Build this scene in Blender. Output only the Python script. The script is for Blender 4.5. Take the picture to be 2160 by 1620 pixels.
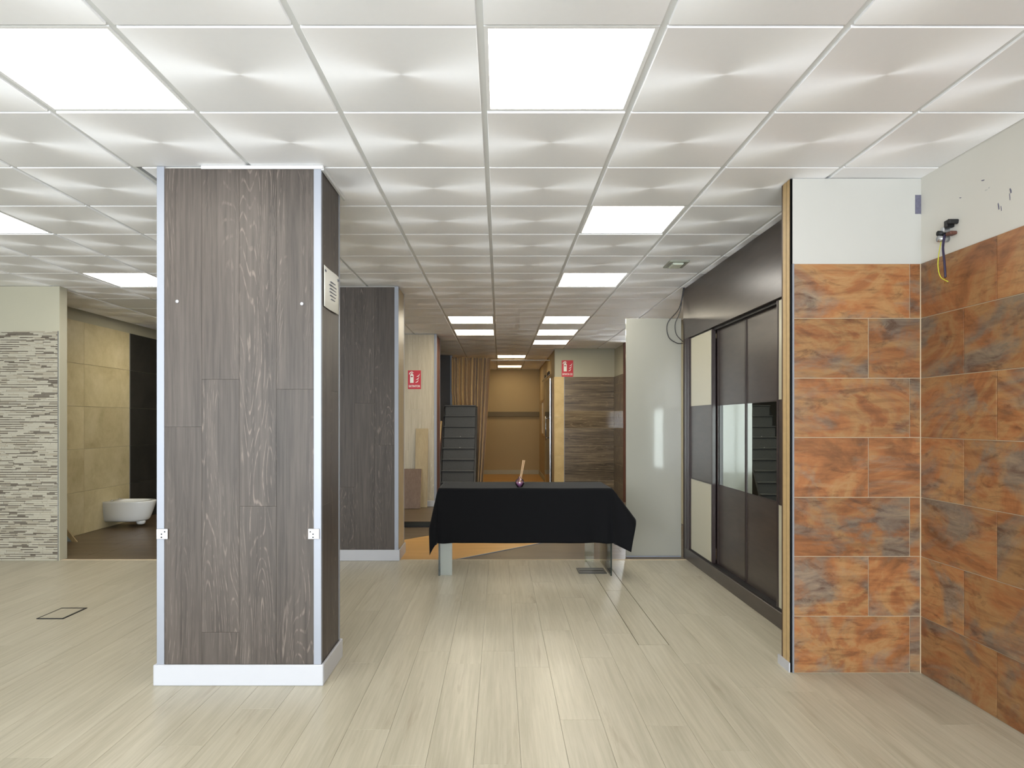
import bpy, bmesh, math, random
from mathutils import Vector, Matrix
random.seed(7)
for o in list(bpy.data.objects): bpy.data.objects.remove(o)
S = bpy.context.scene
COL = S.collection

# ------------------------------------------------------------------ camera, world, exposure
HC = 1.33            # eye height
H = 2.615            # underside of the ceiling tiles
F, VX, VY = 1396.0, 1054.0, 888.0
cd = bpy.data.cameras.new('camera'); cam = bpy.data.objects.new('camera', cd); COL.objects.link(cam)
cam.location = (0, 0, HC); cam.rotation_euler = (math.pi/2, 0, 0)
cd.sensor_fit = 'HORIZONTAL'; cd.sensor_width = 36; cd.lens = 36*F/2160
cd.shift_x = (1080-VX)/2160; cd.shift_y = (VY-810)/2160
cd.clip_start = .05; cd.clip_end = 100
S.camera = cam
W = bpy.data.worlds.new('world'); S.world = W; W.use_nodes = True
bg = W.node_tree.nodes['Background']; bg.inputs[0].default_value = (.90, .95, 1.0, 1); bg.inputs[1].default_value = 13.0
S.view_settings.view_transform = 'Standard'; S.view_settings.look = 'None'
S.view_settings.exposure = 0.22; S.view_settings.gamma = 1.0; S.view_settings.use_curve_mapping = False
LAMP = 13.0           # radiance of the ceiling panels
# daylight enters through the shop window behind the viewer (portal on that opening)
FRONT = -2.0
WX0, WX1, WZ0, WZ1 = -5.2, 1.9, .12, 2.55
pl = bpy.data.lights.new('window_portal', 'AREA'); pl.shape = 'RECTANGLE'; pl.size = WX1-WX0; pl.size_y = WZ1-WZ0
pl.cycles.is_portal = True
po = bpy.data.objects.new('window_portal', pl); COL.objects.link(po)
po.location = ((WX0+WX1)/2, FRONT-.12, (WZ0+WZ1)/2); po.rotation_euler = (math.pi/2, 0, 0)

# ------------------------------------------------------------------ node helpers / materials
def lin(c):
    return tuple(((v/255)/12.92 if v/255 <= .04045 else (((v/255)+.055)/1.055)**2.4) for v in c)+(1,)
class NT:
    def __init__(s, name):
        s.m = bpy.data.materials.new(name); s.m.use_nodes = True
        s.t = s.m.node_tree; s.b = s.t.nodes['Principled BSDF']; s.out = s.t.nodes['Material Output']
    def n(s, typ, **kw):
        d = s.t.nodes.new(typ)
        for k, v in kw.items(): setattr(d, k, v)
        return d
    def l(s, a, b): s.t.links.new(a, b)
    def math(s, op, a, b=None, c=None):
        d = s.n('ShaderNodeMath', operation=op)
        for i, v in enumerate((a, b, c)):
            if v is None: continue
            if hasattr(v, 'links'): s.l(v, d.inputs[i])
            else: d.inputs[i].default_value = v
        return d.outputs[0]
    def ramp(s, fac, stops, interp='LINEAR'):
        d = s.n('ShaderNodeValToRGB'); r = d.color_ramp; r.interpolation = interp
        while len(r.elements) < len(stops): r.elements.new(.5)
        for e, (p, c) in zip(r.elements, stops):
            e.position = p; e.color = c if len(c) == 4 else lin(c)
        s.l(fac, d.inputs[0]); return d.outputs[0]
    def mix(s, fac, a, b, mode='MIX'):
        d = s.n('ShaderNodeMix', data_type='RGBA', blend_type=mode)
        for sock, v in ((d.inputs[0], fac), (d.inputs[6], a), (d.inputs[7], b)):
            if hasattr(v, 'links'): s.l(v, sock)
            else: sock.default_value = v
        return d.outputs[2]
    def pos(s, rand=0.0, scale=(1, 1, 1), rot=(0, 0, 0)):
        g = s.n('ShaderNodeNewGeometry'); v = g.outputs['Position']
        if rand:
            oi = s.n('ShaderNodeObjectInfo')
            cx = s.n('ShaderNodeCombineXYZ')
            for i, k in enumerate((1.0, 1.73, 2.31)):
                s.l(s.math('MULTIPLY', oi.outputs['Random'], rand*k), cx.inputs[i])
            a = s.n('ShaderNodeVectorMath', operation='ADD'); s.l(v, a.inputs[0]); s.l(cx.outputs[0], a.inputs[1]); v = a.outputs[0]
        mp = s.n('ShaderNodeMapping'); mp.inputs['Scale'].default_value = scale; mp.inputs['Rotation'].default_value = rot
        s.l(v, mp.inputs[0]); return mp.outputs[0]
    def noise(s, vec, scale, detail=4, rough=.55, dist=0.0):
        d = s.n('ShaderNodeTexNoise'); d.inputs['Scale'].default_value = scale; d.inputs['Detail'].default_value = detail
        d.inputs['Roughness'].default_value = rough; d.inputs['Distortion'].default_value = dist
        s.l(vec, d.inputs['Vector']); return d.outputs['Fac']
    def rnd(s): return s.n('ShaderNodeObjectInfo').outputs['Random']
    def bump(s, h, st=.2, dist=.01):
        d = s.n('ShaderNodeBump'); d.inputs['Strength'].default_value = st; d.inputs['Distance'].default_value = dist
        s.l(h, d.inputs['Height']); s.l(d.outputs[0], s.b.inputs['Normal'])
    def set(s, col=None, rough=None, metal=None, spec=None, coat=None, **kw):
        for nm, v in (('Base Color', col), ('Roughness', rough), ('Metallic', metal), ('Specular IOR Level', spec), ('Coat Weight', coat)):
            if v is None: continue
            if hasattr(v, 'links'): s.l(v, s.b.inputs[nm])
            else: s.b.inputs[nm].default_value = v
        for k, v in kw.items(): s.b.inputs[k].default_value = v
        return s.m
M = {}
def plain(name, rgb, rough=.5, metal=0, spec=.5, var=.04, scale=9, coat=0):
    t = NT(name); c = lin(rgb); dk = tuple(v*(1-var*2) for v in c[:3])+(1,)
    nz = t.noise(t.pos(), scale, 5)
    M[name] = t.set(t.mix(nz, dk, c), rough, metal, spec, coat); return M[name]

plain('white_lacquer', (178, 178, 182), .35, var=.02)
plain('aluminium', (146, 149, 157), .5, .4, var=.03)
plain('steel', (190, 192, 196), .25, .9, var=.05)
plain('black_plastic', (24, 24, 26), .45)
plain('rubber_black', (18, 18, 20), .6)
plain('wenge_frame', (52, 41, 40), .28, spec=.5, var=.08, scale=20)
plain('white_door_glass', (184, 178, 157), .25, var=.01)
plain('white_gloss', (152, 150, 140), .12, var=.01, coat=.3)
plain('ceramic', (226, 228, 228), .10, var=.01)
plain('grey_paint', (84, 82, 82), .6, var=.06)
plain('stair_carpet', (88, 89, 91), .85, spec=.2, var=.12, scale=60)
plain('stair_side', (38, 38, 40), .6)
plain('rod_white', (230, 228, 220), .3)
plain('paper', (232, 230, 222), .8, spec=.1, var=.01)
plain('ink', (120, 122, 130), .8, spec=.1)
plain('sign_red', (196, 16, 44), .4, var=.02)
plain('sign_white', (240, 240, 236), .5, var=.01)
plain('sign_red_dark', (150, 12, 34), .5)
plain('cable_dark', (50, 48, 50), .5)
plain('cable_violet', (42, 34, 62), .45)
plain('cable_yellow', (206, 206, 60), .45)
plain('brass_pin', (170, 120, 60), .35, .7)
plain('smear', (120, 118, 138), .8, var=.3, scale=60)
plain('grout', (196, 178, 150), .8, var=.05)
plain('void_black', (10, 10, 10), .9, spec=.1)
plain('track_black', (24, 21, 22), .5)
plain('timber_edge', (190, 160, 112), .6, var=.15, scale=30)
plain('timber_dark', (72, 50, 36), .6, var=.15, scale=30)
plain('red_brown', (96, 58, 46), .5, var=.1)
plain('tee_metal', (214, 215, 214), .45, var=.02)
plain('lamp_frame', (235, 235, 235), .4)
plain('sample_blue', (168, 184, 192), .25, var=.02)
plain('step_dark', (48, 48, 40), .5, var=.1)
plain('corridor_wall', (176, 156, 118), .7, var=.03, scale=3)
plain('corridor_ledge', (112, 100, 76), .6)
plain('reed', (206, 172, 134), .7)
plain('emergency_lens', (206, 212, 196), .2, var=.02)
plain('emergency_frame', (136, 138, 124), .45, var=.02)
plain('door_opal', (206, 204, 186), .3)

def plaster(name, rgb, marks=0.0):
    t = NT(name); v = t.pos()
    a = t.noise(v, 2.2, 6, .6); c = lin(rgb)
    col = t.mix(t.math('MULTIPLY', a, .35), c, tuple(x*.8 for x in c[:3])+(1,))
    if marks:
        n2 = t.noise(t.pos(scale=(1, 1, 2.2)), 5.0, 3, .5, .6)
        msk = t.ramp(n2, [(.70, (0, 0, 0, 1)), (.735, (1, 1, 1, 1))])
        n3 = t.noise(v, 38, 2); m2 = t.ramp(n3, [(.52, (0, 0, 0, 1)), (.62, (1, 1, 1, 1))])
        f = t.math('MULTIPLY', t.math('MULTIPLY', msk, m2), marks)
        col = t.mix(f, col, lin((120, 120, 140)))
    t.bump(t.noise(v, 160, 3), .06, .004)
    M[name] = t.set(col, .75, spec=.25); return M[name]
plaster('plaster_white', (190, 188, 182))
plaster('plaster_marked', (212, 209, 201), .8)
plaster('plaster_cream', (178, 174, 155))
plaster('ceiling_board', (226, 226, 222))

def laminate(name, dark, mid, light, axis, streak=.5, rough=.38, rings=16, var=.12):
    """plank laminate; axis = world axis of the grain"""
    t = NT(name)
    def sc(a, c):
        v = [c, c, c]; v['xyz'.index(axis)] = a; return tuple(v)
    v1 = t.pos(9.0, sc(.55, 7.0)); v2 = t.pos(9.0, sc(2.2, 60.0)); v3 = t.pos(13.0, sc(.75, 7.0))
    broad = t.noise(v1, 1.0, 3, .5); fine = t.noise(v2, 1.0, 5, .65); ring = t.noise(v3, 1.0, 1, .4, 0)
    col = t.ramp(broad, [(.25, dark), (.5, mid), (.78, light)])
    fr = t.ramp(fine, [(.36, dark), (.64, light)])
    col = t.mix(.48, col, fr)
    s = t.math('SINE', t.math('MULTIPLY', ring, rings*6.283))
    ln = t.ramp(s, [(.70, (0, 0, 0, 1)), (1.0, (1, 1, 1, 1))])
    patch = t.ramp(t.noise(t.pos(5.0, sc(.5, 5.0)), 1.0, 1), [(.43, (0, 0, 0, 1)), (.55, (1, 1, 1, 1))])
    brk = t.ramp(t.noise(t.pos(5.0, sc(14, 90)), 1.0, 2), [(.42, (0, 0, 0, 1)), (.6, (1, 1, 1, 1))])
    f = t.math('MULTIPLY', t.math('MULTIPLY', ln, patch), t.math('MULTIPLY', brk, streak))
    l2 = tuple(min(255, c*1.42) for c in light)
    col = t.mix(f, col, lin(l2))
    r = t.math('MULTIPLY_ADD', t.rnd(), var, 1-var/2)
    hs = t.n('ShaderNodeHueSaturation'); t.l(col, hs.inputs['Color']); t.l(r, hs.inputs['Value'])
    t.bump(fine, .06, .003)
    M[name] = t.set(hs.outputs[0], rough, spec=.4); return M[name]
laminate('grey_oak', (44, 37, 31), (66, 57, 50), (86, 77, 70), 'z', .62, .5, rings=30)
laminate('pale_oak_wall', (166, 154, 132), (184, 174, 152), (198, 188, 168), 'z', .2, .45)
laminate('light_floor', (156, 149, 130), (176, 168, 148), (187, 180, 162), 'y', .0, .33, var=.03)
laminate('dark_floor', (68, 56, 42), (88, 74, 58), (108, 93, 75), 'x', .2, .35)
laminate('orange_floor', (168, 124, 66), (190, 144, 80), (202, 158, 94), 'x', .1, .35)
laminate('brown_sample', (92, 74, 62), (110, 90, 76), (122, 102, 88), 'z', .1, .4)
laminate('beige_sample', (150, 132, 98), (168, 148, 112), (178, 160, 124), 'z', .1, .4)
laminate('wood_tile', (42, 34, 29), (84, 72, 60), (152, 134, 108), 'x', .2, .32, var=.2)
laminate('wood_tile_gloss', (42, 34, 29), (84, 72, 60), (152, 134, 108), 'x', .2, .05, var=.2)

def floor_extra():
    """dark knots and short cracks typical for the pale laminate"""
    m = M['light_floor']; t = NT.__new__(NT); t.m = m; t.t = m.node_tree; t.b = t.t.nodes['Principled BSDF']
    src = t.b.inputs['Base Color'].links[0].from_socket
    n1 = t.noise(t.pos(9.0, (15, 1.1, 1)), 1.0, 4, .6, .7)
    f = t.ramp(n1, [(.61, (0, 0, 0, 1)), (.74, (1, 1, 1, 1))])
    col = t.mix(t.math('MULTIPLY', f, .62), src, lin((140, 126, 106)))
    t.l(col, t.b.inputs['Base Color'])
floor_extra()

def slate():
    t = NT('rust_slate_tile')
    v = t.pos(11.0, (1.0, 1.0, 1.5), (.25, .45, .15))
    a = t.noise(v, 1.9, 9, .62, 1.3)
    b = t.noise(t.pos(17.0, (1.0, 1.0, 1.5), (.1, .7, .2)), 1.7, 9, .62, 1.0)
    g = t.noise(t.pos(7.0, (1, 1, 2.6), (.5, .6, .3)), 6.0, 9, .7, .7)
    st_ = t.noise(t.pos(7.0, (3, 3, 22), (.3, .35, .2)), 1.6, 6, .6, .5)
    col = t.ramp(a, [(.24, (90, 62, 42)), (.36, (136, 92, 60)), (.45, (162, 108, 70)), (.54, (170, 130, 88)), (.62, (154, 102, 66)), (.76, (118, 80, 54))])
    grey = t.ramp(b, [(.49, (0, 0, 0, 1)), (.60, (1, 1, 1, 1))])
    gcol = t.ramp(g, [(.32, (80, 75, 70)), (.5, (122, 115, 104)), (.66, (156, 142, 120))])
    col = t.mix(t.math('MULTIPLY', grey, .8), col, gcol)
    dk = t.ramp(g, [(.33, (1, 1, 1, 1)), (.45, (0, 0, 0, 1))])
    col = t.mix(t.math('MULTIPLY', dk, .55), col, lin((84, 56, 40)))
    sk = t.ramp(st_, [(.36, (1, 1, 1, 1)), (.52, (0, 0, 0, 1))])
    col = t.mix(t.math('MULTIPLY', sk, .35), col, lin((92, 58, 40)))
    lt = t.ramp(st_, [(.60, (0, 0, 0, 1)), (.72, (1, 1, 1, 1))])
    col = t.mix(t.math('MULTIPLY', lt, .35), col, lin((182, 150, 112)))
    r = t.math('MULTIPLY_ADD', t.rnd(), .26, .68)
    hs = t.n('ShaderNodeHueSaturation'); hs.inputs['Saturation'].default_value = 1.03; t.l(col, hs.inputs['Color']); t.l(r, hs.inputs['Value'])
    t.bump(g, .15, .004)
    M['slate'] = t.set(hs.outputs[0], .36, spec=.4)
slate()
def concrete_tile(name, a, b, c, rough):
    t = NT(name); v = t.pos(6.0)
    n = t.noise(v, 2.6, 7, .6, .5); m = t.noise(v, 11, 5, .6)
    col = t.ramp(n, [(.28, a), (.5, b), (.75, c)]); col = t.mix(.25, col, t.ramp(m, [(.3, a), (.7, c)]))
    r = t.math('MULTIPLY_ADD', t.rnd(), .12, .94)
    hs = t.n('ShaderNodeHueSaturation'); t.l(col, hs.inputs['Color']); t.l(r, hs.inputs['Value'])
    M[name] = t.set(hs.outputs[0], rough, spec=.4)
concrete_tile('beige_concrete', (166, 152, 116), (190, 178, 142), (206, 194, 162), .45)
concrete_tile('black_concrete', (34, 33, 30), (46, 45, 42), (60, 58, 54), .4)
concrete_tile('travertine', (176, 148, 96), (198, 172, 120), (212, 190, 142), .45)

def ceiling_tile():
    """plaster tile with fine concentric (turned) relief: rings make the sheen anisotropic"""
    t = NT('turned_ceiling_tile')
    n = t.noise(t.pos(3.0), 40, 4)
    c = lin((250, 250, 252)); d = tuple(x*.96 for x in c[:3])+(1,)
    t.set(t.mix(n, d, c), .6, spec=.3)
    g = t.n('ShaderNodeBsdfAnisotropic') if hasattr(bpy.types, 'ShaderNodeBsdfAnisotropic') else t.n('ShaderNodeBsdfGlossy')
    g.distribution = 'MULTI_GGX'
    g.inputs['Color'].default_value = (.96, .96, .97, 1); g.inputs['Roughness'].default_value = 1.0
    g.inputs['Anisotropy'].default_value = .58; g.inputs['Rotation'].default_value = .25
    tg = t.n('ShaderNodeTangent', direction_type='RADIAL', axis='Z'); t.l(tg.outputs[0], g.inputs['Tangent'])
    mx = t.n('ShaderNodeMixShader'); mx.inputs[0].default_value = .35
    t.l(t.b.outputs[0], mx.inputs[1]); t.l(g.outputs[0], mx.inputs[2]); t.l(mx.outputs[0], t.out.inputs[0])
    M['ceiling_tile'] = t.m
ceiling_tile()

def emis(name, rgb, k):
    t = NT(name); t.set((.8, .8, .8, 1), .5)
    t.b.inputs['Emission Color'].default_value = rgb+(1,); t.b.inputs['Emission Strength'].default_value = k
    M[name] = t.m
emis('lamp_neutral', (1.0, .965, .88), LAMP)
emis('lamp_mid', (1.0, .91, .72), LAMP*1.1)
emis('lamp_warm', (1.0, .80, .50), LAMP*.6)

def glassy(name, tint, mixf=.10, rough=.02):
    t = NT(name)
    tr = t.n('ShaderNodeBsdfTransparent'); tr.inputs[0].default_value = tint+(1,)
    gl = t.n('ShaderNodeBsdfGlossy'); gl.inputs['Roughness'].default_value = rough
    fr = t.n('ShaderNodeFresnel'); fr.inputs[0].default_value = 1.5
    f = t.math('MULTIPLY_ADD', fr.outputs[0], 1.0, mixf-.04)
    mx = t.n('ShaderNodeMixShader'); t.l(f, mx.inputs[0]); t.l(tr.outputs[0], mx.inputs[1]); t.l(gl.outputs[0], mx.inputs[2])
    t.l(mx.outputs[0], t.out.inputs[0]); M[name] = t.m
glassy('clear_glass', (.93, .97, .94), .06)
glassy('window_glass', (.97, .98, .98), .05)
glassy('violet_glass', (.86, .74, .84), .14)
t = NT('frosted_glass'); t.set(lin((160, 164, 156)), .25, spec=.5, **{'Transmission Weight': .25}); M['frosted'] = t.m
t = NT('glass_edge'); t.set(lin((20, 34, 28)), .1); M['glass_edge'] = t.m
t = NT('mirror'); t.set(lin((208, 216, 208)), .015, 1.0); M['mirror'] = t.m
def wenge_gloss():
    t = NT('wenge_gloss_panel')
    n = t.noise(t.pos(4.0, (8, 1.5, 8)), 3, 5, .6)
    t.set(t.ramp(n, [(.3, (50, 42, 38)), (.7, (66, 56, 50))]), .30, spec=.6)
    M['wenge'] = t.m
wenge_gloss()
def velvet():
    t = NT('black_cloth'); n = t.noise(t.pos(), 220, 2)
    t.set(t.mix(n, lin((12, 12, 14)), lin((20, 20, 22))), .9, spec=.10)
    t.b.inputs['Sheen Weight'].default_value = .06; t.b.inputs['Sheen Roughness'].default_value = .4
    M['cloth'] = t.m
velvet()
def curtain_m():
    t = NT('curtain_fabric'); n = t.noise(t.pos(), 300, 2)
    t.set(t.mix(n, lin((206, 172, 120)), lin((214, 180, 128))), .5, spec=.35)
    t.b.inputs['Sheen Weight'].default_value = .3
    M['curtain'] = t.m
curtain_m()
mos = []
for nm, rgb in (('mosaic_cream', (182, 176, 159)), ('mosaic_stone', (166, 158, 140)), ('mosaic_grey', (114, 106, 94)), ('mosaic_taupe', (90, 80, 70))):
    mos.append(plain(nm, rgb, .4, var=.06, scale=30))

# ------------------------------------------------------------------ geometry helpers
def tag(o, label=None, cat=None, group=None, kind=None):
    for k, v in (('label', label), ('category', cat), ('group', group), ('kind', kind)):
        if v: o[k] = v
    return o
def empty(name, loc, label, cat, group=None, rotz=0):
    o = bpy.data.objects.new(name, None); COL.objects.link(o); o.location = loc; o.rotation_euler.z = rotz
    o.empty_display_size = .1
    return tag(o, label, cat, group)
def link(name, me, mat, loc=(0, 0, 0), parent=None, rot=None):
    o = bpy.data.objects.new(name, me); COL.objects.link(o)
    if mat is not None and len(me.materials) == 0: me.materials.append(M[mat] if isinstance(mat, str) else mat)
    if parent is not None:
        o.parent = parent; wl = parent.location.copy(); pp = parent.parent
        while pp is not None: wl = wl+pp.location; pp = pp.parent
        o.location = Vector(loc)-wl
    else: o.location = loc
    if rot: o.rotation_euler = rot
    return o
CACHE = {}
def box_mesh(sx, sy, sz, bev, mat):
    key = (round(sx, 4), round(sy, 4), round(sz, 4), bev, mat)
    if key in CACHE: return CACHE[key]
    bm = bmesh.new(); bmesh.ops.create_cube(bm, size=1)
    for v in bm.verts: v.co = Vector((v.co.x*sx, v.co.y*sy, v.co.z*sz))
    if bev: bmesh.ops.bevel(bm, geom=bm.edges[:], offset=bev, segments=1, affect='EDGES')
    me = bpy.data.meshes.new('box'); bm.to_mesh(me); bm.free(); me.materials.append(M[mat])
    CACHE[key] = me; return me
def box(name, x0, x1, y0, y1, z0, z1, mat, parent=None, bev=0, rot=None):
    return link(name, box_mesh(x1-x0, y1-y0, z1-z0, bev, mat), None, ((x0+x1)/2, (y0+y1)/2, (z0+z1)/2), parent, rot)
def struct(o): o['kind'] = 'structure'; return o
def pydata(name, verts, faces, mat, loc=(0, 0, 0), parent=None, smooth=False):
    me = bpy.data.meshes.new(name); me.from_pydata([tuple(v) for v in verts], [], faces); me.update()
    if smooth:
        for p in me.polygons: p.use_smooth = True
    return link(name, me, mat, loc, parent)
def lathe(name, prof, mat, loc, parent=None, n=24, axis='z'):
    vs = []; fs = []
    for r, z in prof:
        for k in range(n):
            a = 2*math.pi*k/n; p = (r*math.cos(a), r*math.sin(a), z)
            if axis == 'y': p = (p[0], p[2], p[1])
            if axis == 'x': p = (p[2], p[0], p[1])
            vs.append(p)
    for i in range(len(prof)-1):
        for k in range(n):
            a = i*n+k; b = i*n+(k+1) % n; fs.append((a, b, b+n, a+n))
    fs.append(tuple(range(n-1, -1, -1))); fs.append(tuple(range((len(prof)-1)*n, len(prof)*n)))
    o = pydata(name, vs, fs, mat, loc, parent, True)
    bm = bmesh.new(); bm.from_mesh(o.data); bmesh.ops.recalc_face_normals(bm, faces=bm.faces); bm.to_mesh(o.data); bm.free()
    return o
def tube(name, pts, r, mat, parent=None, n=8):
    """swept round tube through world points"""
    P = [Vector(p) for p in pts]; vs = []; fs = []
    org = P[0].copy(); up = Vector((.3, .2, .93)).normalized()
    for i, p in enumerate(P):
        d = (P[min(i+1, len(P)-1)]-P[max(i-1, 0)]).normalized()
        a = d.cross(up)
        if a.length < 1e-3: a = d.cross(Vector((1, 0, 0)))
        a.normalize(); b = d.cross(a)
        for k in range(n):
            q = 2*math.pi*k/n; vs.append(p-org+a*(r*math.cos(q))+b*(r*math.sin(q)))
    for i in range(len(P)-1):
        for k in range(n):
            u = i*n+k; w = i*n+(k+1) % n; fs.append((u, w, w+n, u+n))
    fs.append(tuple(range(n-1, -1, -1))); fs.append(tuple(range((len(P)-1)*n, len(P)*n)))
    return pydata(name, vs, fs, mat, org, parent, True)
def spline(pts, n=8):
    P = [Vector(p) for p in pts]; out = []
    for i in range(len(P)-1):
        a, b, c, d = P[max(i-1, 0)], P[i], P[i+1], P[min(i+2, len(P)-1)]
        for k in range(n):
            t = k/n
            out.append(.5*((2*b)+(c-a)*t+(2*a-5*b+4*c-d)*t*t+(3*b-a-3*c+d)*t**3))
    out.append(P[-1]); return out
def slab(name, poly, z0, z1, mat, parent=None, axis='z', loc=(0, 0, 0)):
    """extruded polygon; axis z: poly in xy; axis y: poly in xz extruded along y (z0,z1 = y range)"""
    n = len(poly); vs = []
    for h in (z0, z1):
        for (a, b) in poly: vs.append((a, b, h) if axis == 'z' else (a, h, b))
    fs = [tuple(range(n-1, -1, -1)), tuple(range(n, 2*n))]+[(i, (i+1) % n, n+(i+1) % n, n+i) for i in range(n)]
    o = pydata(name, vs, fs, mat, loc, parent)
    bm = bmesh.new(); bm.from_mesh(o.data); bmesh.ops.recalc_face_normals(bm, faces=bm.faces); bm.to_mesh(o.data); bm.free()
    return o

# ------------------------------------------------------------------ main dimensions (metres; y = distance into the shop)
XR = 2.229           # right wall
YP = 3.50            # tiled partition on the right
YF = 6.34            # end of the pale floor
XB = -4.92           # wall of the bathroom display
YT = 11.9            # wall with wood look tiles
XT = 2.063
YC = 13.0            # curtain line
YE = 16.5            # end wall of the corridor
XC0, XC1 = -.95, .99 # corridor sides
XL = -6.6
SOF = 2.80
# ------------------------------------------------------------------ floors
fl = struct(box('floor', XL, XR+.2, FRONT-.1, YF, -.12, -.012, 'light_floor'))
PW = .185
idx = 0
x = .823-PW*35
rng = random.Random(3)
base_light = M['light_floor']
stuffv = []; stufff = []
while x < XR-.01:
    y = .9-rng.random()*1.2
    if abs(x-.823) < .01: y = 5.19-1.26*4
    while y < YF-.01:
        y0 = max(y, .9); y1 = min(y+1.26, YF-.004); x0 = max(x, XL); x1 = min(x+PW, XR-.001)
        y += 1.26
        if y1-y0 < .05: continue
        # what the view can reach: everything else is covered by one joined piece
        vis = (x1 > -.80*y1-.55) and x0 < 2.3 and y1 > 2.0
        g = .0004
        if abs(x-.823) < .01 and y0 > 3.8:
            gx0, gx1, gy = .0035, .0045, .003
        else: gx0 = gx1 = gy = g
        if vis:
            box('plank', x0+gx0, x1-gx1, y0+gy, y1-gy, -.012, 0, 'light_floor', fl, .0006)
            idx += 1
        else:
            b = len(stuffv)
            for zz in (-.012, 0):
                for (a, c) in ((x0+g, y0+g), (x1-g, y0+g), (x1-g, y1-g), (x0+g, y1-g)): stuffv.append((a, c, zz))
            stufff += [(b+4, b+5, b+6, b+7), (b, b+1, b+5, b+4), (b+1, b+2, b+6, b+5), (b+2, b+3, b+7, b+6), (b+3, b, b+4, b+7)]
    x += PW
print('planks', idx)
o = pydata('plank_field', stuffv, stufff, 'light_floor', (0, 0, 0), fl); o['kind'] = 'stuff'
struct(box('floor', XL, XR+.2, FRONT-.1, .895, -.0119, 0, 'light_floor'))
# rear floor: dark boards running across
fr = struct(box('floor', XB-.1, XT+.5, YF, YE+.1, -.12, -.012, 'dark_floor'))
y = YF+.002; cnt = 0
while y < 9.1:
    xx = XB+rng.random()*-.9
    while xx < 2.3:
        a0, a1 = max(xx, XB), min(xx+1.3, 2.3)
        if a1-a0 > .05:
            box('plank', a0+.0006, a1-.0006, y+.0006, y+.19-.0006, -.012, 0, 'dark_floor', fr, .0008); cnt += 1
        xx += 1.3
    y += .19
print('dark planks', cnt)
struct(box('floor', XB, XT+.4, y, YE, -.0119, 0, 'dark_floor'))
# diagonal path of orange wood with metal edge strips
def clipdiag(c0, c1, ya, yb):
    return [(ya+c0, ya), (ya+c1, ya), (yb+c1, yb), (yb+c0, yb)]
inl = struct(slab('floor', [(-2.05, YF+.005), (-.42+.0, YF+.005), (1.35, 8.1), (-.40, 8.1)], .0005, .004, 'orange_floor'))
for (xa, ya, xb, yb) in ((-.42, YF+.005, 1.35, 8.1),):
    dx, dy = xb-xa, yb-ya; L = math.hypot(dx, dy); nx, ny = -dy/L*.016, dx/L*.016
    slab('edge_strip', [(xa, ya), (xb, yb), (xb-nx, yb-ny), (xa-nx, ya-ny)], .0005, .006, 'aluminium', inl)
xa, ya, xb, yb = -2.05, YF+.005, -.40, 8.1
tr = struct(box('trim_1', -4.19, 1.79, YF-.012, YF+.012, -.001, .004, 'grout', None, .0015))

# ------------------------------------------------------------------ ceiling grid
cl = struct(box('ceiling', XL-.1, 2.6, FRONT-.1, YE+.1, H+.05, H+.15, 'ceiling_board'))
G = .6; GX0 = -.107*G; GY0 = 3.591*G
LIGHTS = {(0, 0): 'large light panel overhead nearest the middle of the room',
 (-3, 0): 'large light panel overhead to the left of the near column',
 (1, 3): 'light panel above the near end of the dark sliding wardrobe',
 (1, 6): 'light panel above the far end of the dark sliding wardrobe',
 (-6, 3): 'light panel cut by the left edge, in front of the mosaic wall',
 (-6, 6): 'light panel beside the near column above the bathroom display',
 (-7, 10): 'small sliver of light panel deep over the bathroom display',
 (1, 10): 'front panel of the right row of three lights above the table',
 (1, 12): 'middle panel of the right row of three lights above the table',
 (1, 14): 'rearmost panel of the right row of three lights above the table',
 (-1, 10): 'front panel of the left pair of lights above the table',
 (-1, 12): 'rear panel of the left pair of lights above the table',
 (0, 18): 'warm light panel just before the curtain rod',
 (0, 22): 'warm light panel inside the corridor behind the curtain rod'}
def bounds(y):
    if y < YP: return XL, XR
    if y < 6.3: return XL, 2.35
    if y < YT-.3: return XB, 2.35
    if y < YC: return XB, XC1
    return XC0, XC1
cells = []
for k in range(-3, 25):
    y0 = GY0+k*G; y1 = y0+G
    if y0 > YE-.05: break
    lo, hi = bounds((y0+y1)/2)
    for i in range(-12, 4):
        x0 = GX0+i*G; x1 = x0+G
        a, b = max(x0, lo), min(x1, hi)
        if b-a < .06: continue
        cells.append((i, k, a, b, y0, min(y1, YE-.002)))
def cellvis(c):
    i, k, a, b, y0, y1 = c
    if y1 < 1.75: return False
    s = -.80*y1-.7
    if b < s: return False
    if k >= 8 and -4.0 < (a+b)/2 < -1.75: return False      # behind the columns
    return True
tv, tf = [], []; ntile = 0; ntee = 0
TZ = .022
def addbox(V, Fc, x0, x1, y0, y1, z0, z1):
    b = len(V)
    for zz in (z0, z1):
        for (p, q) in ((x0, y0), (x1, y0), (x1, y1), (x0, y1)): V.append((p, q, zz))
    Fc += [(b+3, b+2, b+1, b), (b+4, b+5, b+6, b+7), (b, b+1, b+5, b+4), (b+1, b+2, b+6, b+5), (b+2, b+3, b+7, b+6), (b+3, b, b+4, b+7)]
gx, gy = .012, .0065
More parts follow.
